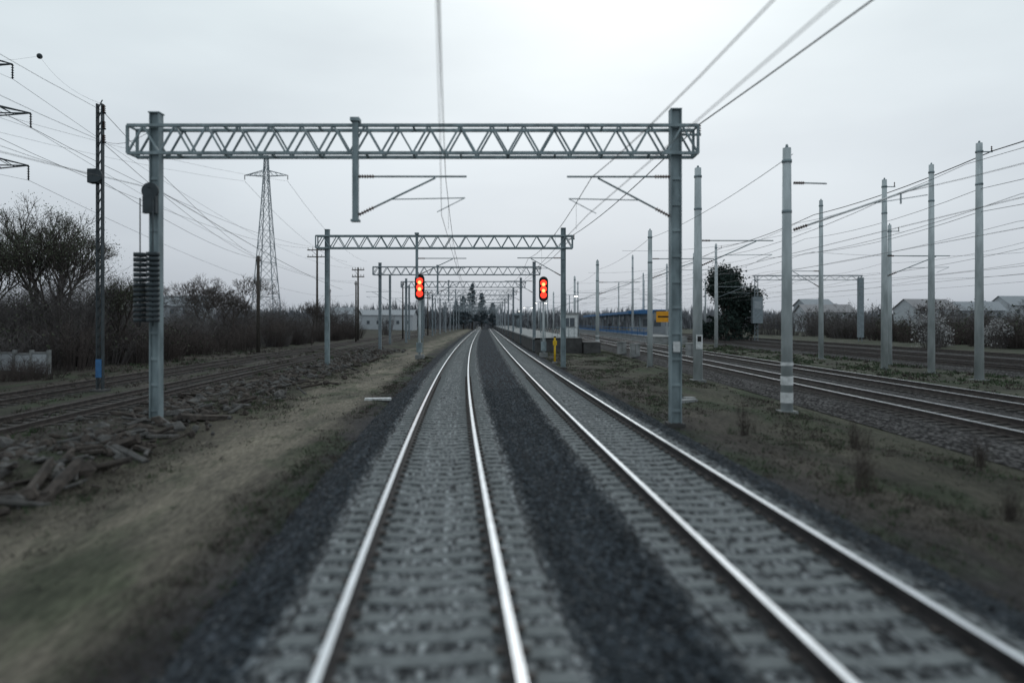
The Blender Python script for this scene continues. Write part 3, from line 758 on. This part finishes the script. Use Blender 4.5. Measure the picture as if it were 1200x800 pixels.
# tall thicket under the willows: low fans of fine shoots with a thin green veil
it = [(U(-37.5, -28.5), U(46, 52), U(2.6, 3.8), U(5.0, 8.5)) for i in range(13)]
shrubs("tall_thicket", it, 'twig2', .018, 190, 'leaf', 420, .05)
it = [(49 + U(0, 10) + .1 * y, y, U(1.8, 3.2), U(2.4, 4.4)) for y in [48 + 100 * (i / 70) for i in range(70)]]
shrubs("bare_shrubs", it, 'twig', .035, 90, 'leafmid', 100, .12)
it = [(U(60, 170), U(120, 180), U(3, 5), U(5, 8.5)) for i in range(70)]
shrubs("bare_shrubs", it, 'twig2', .06, 80, 'leafmid', 40, .2)
for x, y, r, h in ((49.0, 80, 2.3, 4.6), (57.0, 80, 1.8, 3.4), (52.5, 84, 1.9, 3.2)):
    shrubs("blossoming_bush", [(x, y, r, h)], 'twig2', .03, 90, 'blossom', 1000, .09)
mb = MB()
def far_mass(x0, x1, y, h0, h1, k, step):
    x = x0
    while x < x1:
        h = h0 + (h1 - h0) * (.5 + .5 * noise.noise(Vector((x * .03, y, 0)))) * U(.8, 1.05)
        for i in range(70):
            a = U(-1, 1); t = R() ** .8; L = h * U(.3, .5)
            blade(mb, (x + a * step, y + U(-3, 3), max(-.5, h * t * (1 - .3 * a * a) - L)), (U(-.35, .35), U(-.3, .3), 1), L, step * U(.05, .11), k)
        x += step * .5
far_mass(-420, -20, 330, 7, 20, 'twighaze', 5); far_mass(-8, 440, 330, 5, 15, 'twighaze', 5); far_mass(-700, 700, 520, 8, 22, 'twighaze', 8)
mb.obj("distant_trees")

def tree(name, x, y, h, k, leaf, seed, levels=5, nl=0, ls=.12, sp=.75, kids=3, lr=.7, minr=.012, trunk=.27, droop=.1):
    random.seed(seed); mb = MB(); tips = []
    def grow(p, d, L, r, lv):
        m = p + d * L * .5; d2 = (d + Vector((U(-.2, .2), U(-.2, .2), U(-.02, .18)))).normalized(); e = m + d2 * L * .5
        nn = 7 if lv == 0 else (4 if lv < 3 else 3)
        mb.cyl(p, m, r, r * .85, k, nn, False); mb.cyl(m, e, r * .85, r * .65, k, nn, False)
        if lv >= 2: tips.append(e); tips.append(m)
        if lv == levels: return
        n = kids + (1 if R() < .5 else 0); ph = U(0, 6.28)
        for i in range(n):
            a = ph + 2 * pi * i / n + U(-.4, .4); s = sp * U(.5, 1.15)
            o = d2.orthogonal().normalized(); o2 = d2.cross(o)
            nd = (d2 + (o * cos(a) + o2 * sin(a)) * s + Vector((0, 0, droop))).normalized()
            grow(e if R() < .6 else m.lerp(e, U(.2, .9)), nd, L * U(.62, .84), max(r * .58, minr), lv + 1)
    grow(Vector((x, y, -.5)), Vector((U(-.08, .08), U(-.08, .08), 1)).normalized(), h * trunk, h * .014, 0)
    if leaf:
        for i in range(nl):
            c = random.choice(tips) + Vector((random.gauss(0, lr), random.gauss(0, lr), random.gauss(0, lr * .8)))
            s = ls * U(.5, 1.3); e1 = Vector((U(-1, 1), U(-1, 1), U(-1, 1))).normalized() * s; e2 = e1.cross(Vector((U(-1, 1), U(-1, 1), U(-1, 1)))).normalized() * s * .6
            mb.add([c - e1, c - e2, c + e1, c + e2], [(0, 1, 2, 3)], leaf)
    mb.obj(name)
tree("willow_tree", -31.0, 47, 17.5, 'bark', 'leaf', 3, 6, 9000, .05, .66, 3, .4, .014, .17, .2)
tree("willow_tree", -34.5, 49, 20, 'bark', 'leaf', 5, 6, 9000, .05, .62, 3, .4, .014, .17, .2)
tree("willow_tree", -36.5, 47, 18, 'bark', 'leaf', 9, 6, 8000, .05, .62, 3, .4, .014, .17, .2)
tree("willow_tree", -28.6, 50, 12, 'bark', 'leaf', 8, 6, 4000, .05, .68, 3, .4, .012, .17, .2)
tree("bare_tree", -41, 100, 13, 'bark', None, 11, 6, minr=.02); tree("bare_tree", -49, 108, 11, 'bark', None, 12, 6, minr=.02)
tree("bare_tree", -33, 78, 8, 'bark', None, 13, 6, minr=.015); tree("bare_tree", -62, 115, 12, 'bark', None, 14, 6, minr=.02); tree("bare_tree", -27, 92, 7, 'bark', None, 15, 5, minr=.02)
tree("bare_tree", 68, 110, 8, 'bark', None, 16, 5, minr=.02); tree("bare_tree", 92, 120, 9, 'bark', None, 17, 5, minr=.02); tree("bare_tree", 60, 75, 6, 'bark', None, 18, 5, minr=.02)
tree("evergreen_tree", 34.6, 110, 20.5, 'bark', 'leafdark', 31, 4, 17000, .22, .42, 3, .7, .02, .19, .4)
tree("evergreen_tree", 37.6, 113, 16.5, 'bark', 'leafdark', 33, 4, 12000, .22, .45, 3, .7, .02, .17, .3)
random.seed(77)
shrubs("evergreen_shrubs", [(34.5, 109, 2.6, 5), (37.5, 111, 2.8, 5.5), (32.5, 112, 2.2, 4)], 'twig', .03, 60, 'leafdark', 1500, .2)
def conifer(x, y, h, r, k, seed, n=9000, ls=.16):
    random.seed(seed); mb = MB(); mb.cyl((x, y, -.5), (x, y, h * .9), h * .02, .05, 'bark', 7); br = []
    for i in range(70):
        z = h * (.12 + .86 * i / 70); a = U(0, 6.28); L = r * (1 - (z / h) ** 1.7) * U(.7, 1.15) + .12
        e = Vector((x + L * cos(a), y + L * sin(a), z + .12 * L)); s = Vector((x, y, z)); mb.cyl(s, e, .035, .01, 'bark', 3, False); br.append((s, e))
    for i in range(n):
        s, e = random.choice(br); t = R() ** .6; c = s.lerp(e, t) + Vector((random.gauss(0, .22), random.gauss(0, .22), random.gauss(0, .16)))
        q = ls * U(.5, 1.3); e1 = Vector((U(-1, 1), U(-1, 1), U(-.6, .6))).normalized() * q; e2 = e1.cross(Vector((U(-1, 1), U(-1, 1), U(-1, 1)))).normalized() * q * .6
        mb.add([c - e1, c - e2, c + e1, c + e2], [(0, 1, 2, 3)], k)
    mb.obj("evergreen_tree")
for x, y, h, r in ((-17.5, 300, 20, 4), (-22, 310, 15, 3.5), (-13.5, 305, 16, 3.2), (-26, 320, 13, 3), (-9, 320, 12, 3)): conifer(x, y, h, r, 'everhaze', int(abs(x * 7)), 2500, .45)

# ------------------------------------------------------------ buildings
random.seed(99)
def house(name, x, y, w, d, h, rh, wall, roof, floors, cols, rz=0.0):
    root = empty(name); z0 = -.5
    mb = MB(); mb.box((0, 0, h / 2), (w, d, h), wall); mb.add([(-w / 2, -d / 2, h), (-w / 2, d / 2, h), (-w / 2, 0, h + rh - .05), (w / 2, -d / 2, h), (w / 2, d / 2, h), (w / 2, 0, h + rh - .05)], [(0, 2, 1), (3, 4, 5)], wall); mb.obj("walls", root)
    mb = MB(); o = .5
    mb.add([(-w / 2 - o, -d / 2 - o, h - .1), (w / 2 + o, -d / 2 - o, h - .1), (w / 2 + o, 0, h + rh), (-w / 2 - o, 0, h + rh), (w / 2 + o, d / 2 + o, h - .1), (-w / 2 - o, d / 2 + o, h - .1)], [(0, 1, 2, 3), (3, 2, 4, 5)], roof)
    mb.box((w * .25, 0.6, h + rh * .8), (.7, .7, 1.6), 'plaster2'); mb.obj("roof", root)
    mb = MB()
    for f in range(floors):
        for c in range(cols):
            mb.box((-w / 2 + w * (c + .5) / cols, -d / 2 - .01, (f + .5) * h / floors + .2), (1.1, .06, 1.3), 'glass'); mb.box((-w / 2 + w * (c + .5) / cols, -d / 2 - .04, (f + .5) * h / floors - .52), (1.3, .14, .08), 'white')
    mb.obj("windows", root)
    mb = MB(); mb.box((w * .12, -d / 2 - .02, 1.1), (1, .08, 2.1), 'wood'); mb.obj("door", root)
    root.location = (x, y, z0); root.rotation_euler = (0, 0, rz)
house("village_house", 124, 205, 14, 9, 7.2, 3, 'plaster', 'roof', 2, 4, .2); house("village_house", 142, 210, 13, 9, 6.8, 2.8, 'plaster2', 'roofgrey', 2, 4, -.15)
house("village_house", 160, 215, 14, 9, 8.5, 3, 'plaster', 'roofgrey', 2, 3, .1); house("village_house", 103, 225, 16, 9, 6.5, 2.6, 'plaster', 'roof', 2, 4, 0)
house("village_house", 106, 240, 10, 9, 9, 2.4, 'plaster2', 'roofgrey', 3, 3, .1)
house("village_house", -62, 240, 15, 9, 6, 2.5, 'plaster', 'roofgrey', 2, 4, -.1); house("village_house", -96, 200, 14, 9, 8.0, 3, 'plaster2', 'roofgrey', 2, 4, .1)
house("warehouse", -48, 260, 22, 12, 6, 2, 'plaster', 'roofgrey', 1, 6, 0)
# low white masonry wall seen between the bushes on the far left
mb = MB()
for i in range(5):
    x = -31.6 + i * 1.0
    mb.box((x, 40, .2), (.96, .16, 1.15 - .12 * (i % 2)), 'plaster'); mb.box((x, 40, .84 - .06 * (i % 2)), (.98, .24, .07), 'conc')
    mb.box((x + .49, 39.97, .3), (.12, .26, 1.4), 'conc')
mb.obj("masonry_wall")
random.seed(5)
shrubs("bare_shrubs", [(U(-31.5, -24.5), U(34.5, 38), U(1, 1.5), U(1.0, 1.6)) for i in range(15)], 'twig', .014, 70)

# ------------------------------------------------------------ light, world, camera
SUN_EL, SUN_AZ = radians(38), radians(8)
w = bpy.data.worlds.new("World"); scene.world = w; w.use_nodes = True
nt = w.node_tree; n = nt.nodes; l = nt.links
for q in list(n): n.remove(q)
out = n.new("ShaderNodeOutputWorld"); add = n.new("ShaderNodeAddShader"); l.new(add.outputs[0], out.inputs[0])
sky = n.new("ShaderNodeTexSky"); sky.sky_type = 'NISHITA'; sky.sun_disc = False; sky.sun_elevation = SUN_EL; sky.sun_rotation = SUN_AZ
sky.air_density = 1.0; sky.dust_density = 4; sky.ozone_density = 1
hs = n.new("ShaderNodeHueSaturation"); hs.inputs["Saturation"].default_value = .3; l.new(sky.outputs[0], hs.inputs["Color"])
b1 = n.new("ShaderNodeBackground"); b1.inputs[1].default_value = 0.0125; l.new(hs.outputs[0], b1.inputs[0]); l.new(b1.outputs[0], add.inputs[0])
tc = n.new("ShaderNodeTexCoord"); sp = n.new("ShaderNodeSeparateXYZ"); l.new(tc.outputs["Generated"], sp.inputs[0])
rp = n.new("ShaderNodeValToRGB"); e = rp.color_ramp.elements
e[0].position = 0; e[0].color = (.43, .475, .53, 1); e[1].position = 1; e[1].color = (.50, .575, .615, 1)
for p, c in ((.06, (.465, .51, .565)), (.22, (.57, .63, .68)), (.40, (.64, .72, .755)), (.6, (.55, .63, .67))): q = e.new(p); q.color = (*c, 1)
l.new(sp.outputs[2], rp.inputs[0])
mp = n.new("ShaderNodeMapping"); mp.inputs["Scale"].default_value = (1, 1, 3.2); l.new(tc.outputs["Generated"], mp.inputs[0])
nz = n.new("ShaderNodeTexNoise"); nz.inputs["Scale"].default_value = 1.8; nz.inputs["Detail"].default_value = 5; nz.inputs["Roughness"].default_value = .45; l.new(mp.outputs[0], nz.inputs["Vector"])
r2 = n.new("ShaderNodeValToRGB"); r2.color_ramp.elements[0].position = .32; r2.color_ramp.elements[0].color = (.86, .868, .885, 1); r2.color_ramp.elements[1].position = .68; r2.color_ramp.elements[1].color = (1.1, 1.1, 1.09, 1); l.new(nz.outputs["Fac"], r2.inputs[0])
mx = n.new("ShaderNodeMix"); mx.data_type = 'RGBA'; mx.blend_type = 'MULTIPLY'; mx.inputs[0].default_value = 1; l.new(rp.outputs[0], mx.inputs[6]); l.new(r2.outputs[0], mx.inputs[7])
b2 = n.new("ShaderNodeBackground"); b2.inputs[1].default_value = 1.0; l.new(mx.outputs[2], b2.inputs[0]); l.new(b2.outputs[0], add.inputs[1])
sd = bpy.data.lights.new("sun", 'SUN'); sd.energy = .5; sd.angle = radians(30); sd.color = (1, .985, .96)
so = bpy.data.objects.new("sun", sd); scene.collection.objects.link(so)
dirv = Vector((sin(SUN_AZ) * cos(SUN_EL), cos(SUN_AZ) * cos(SUN_EL), sin(SUN_EL)))
so.rotation_euler = dirv.to_track_quat('Z', 'Y').to_euler()

cd = bpy.data.cameras.new("camera"); cam = bpy.data.objects.new("camera", cd); scene.collection.objects.link(cam)
cam.location = (0, 0, 2.6); cam.rotation_euler = (radians(90), 0, 0)
cd.lens = 24; cd.sensor_width = 36; cd.shift_y = -22 / 1200; cd.clip_end = 5000; cd.clip_start = .1
cd.dof.use_dof = True; cd.dof.focus_distance = 45; cd.dof.aperture_fstop = .3
scene.camera = cam
scene.view_settings.view_transform = 'Standard'; scene.view_settings.look = 'None'; scene.view_settings.exposure = 0
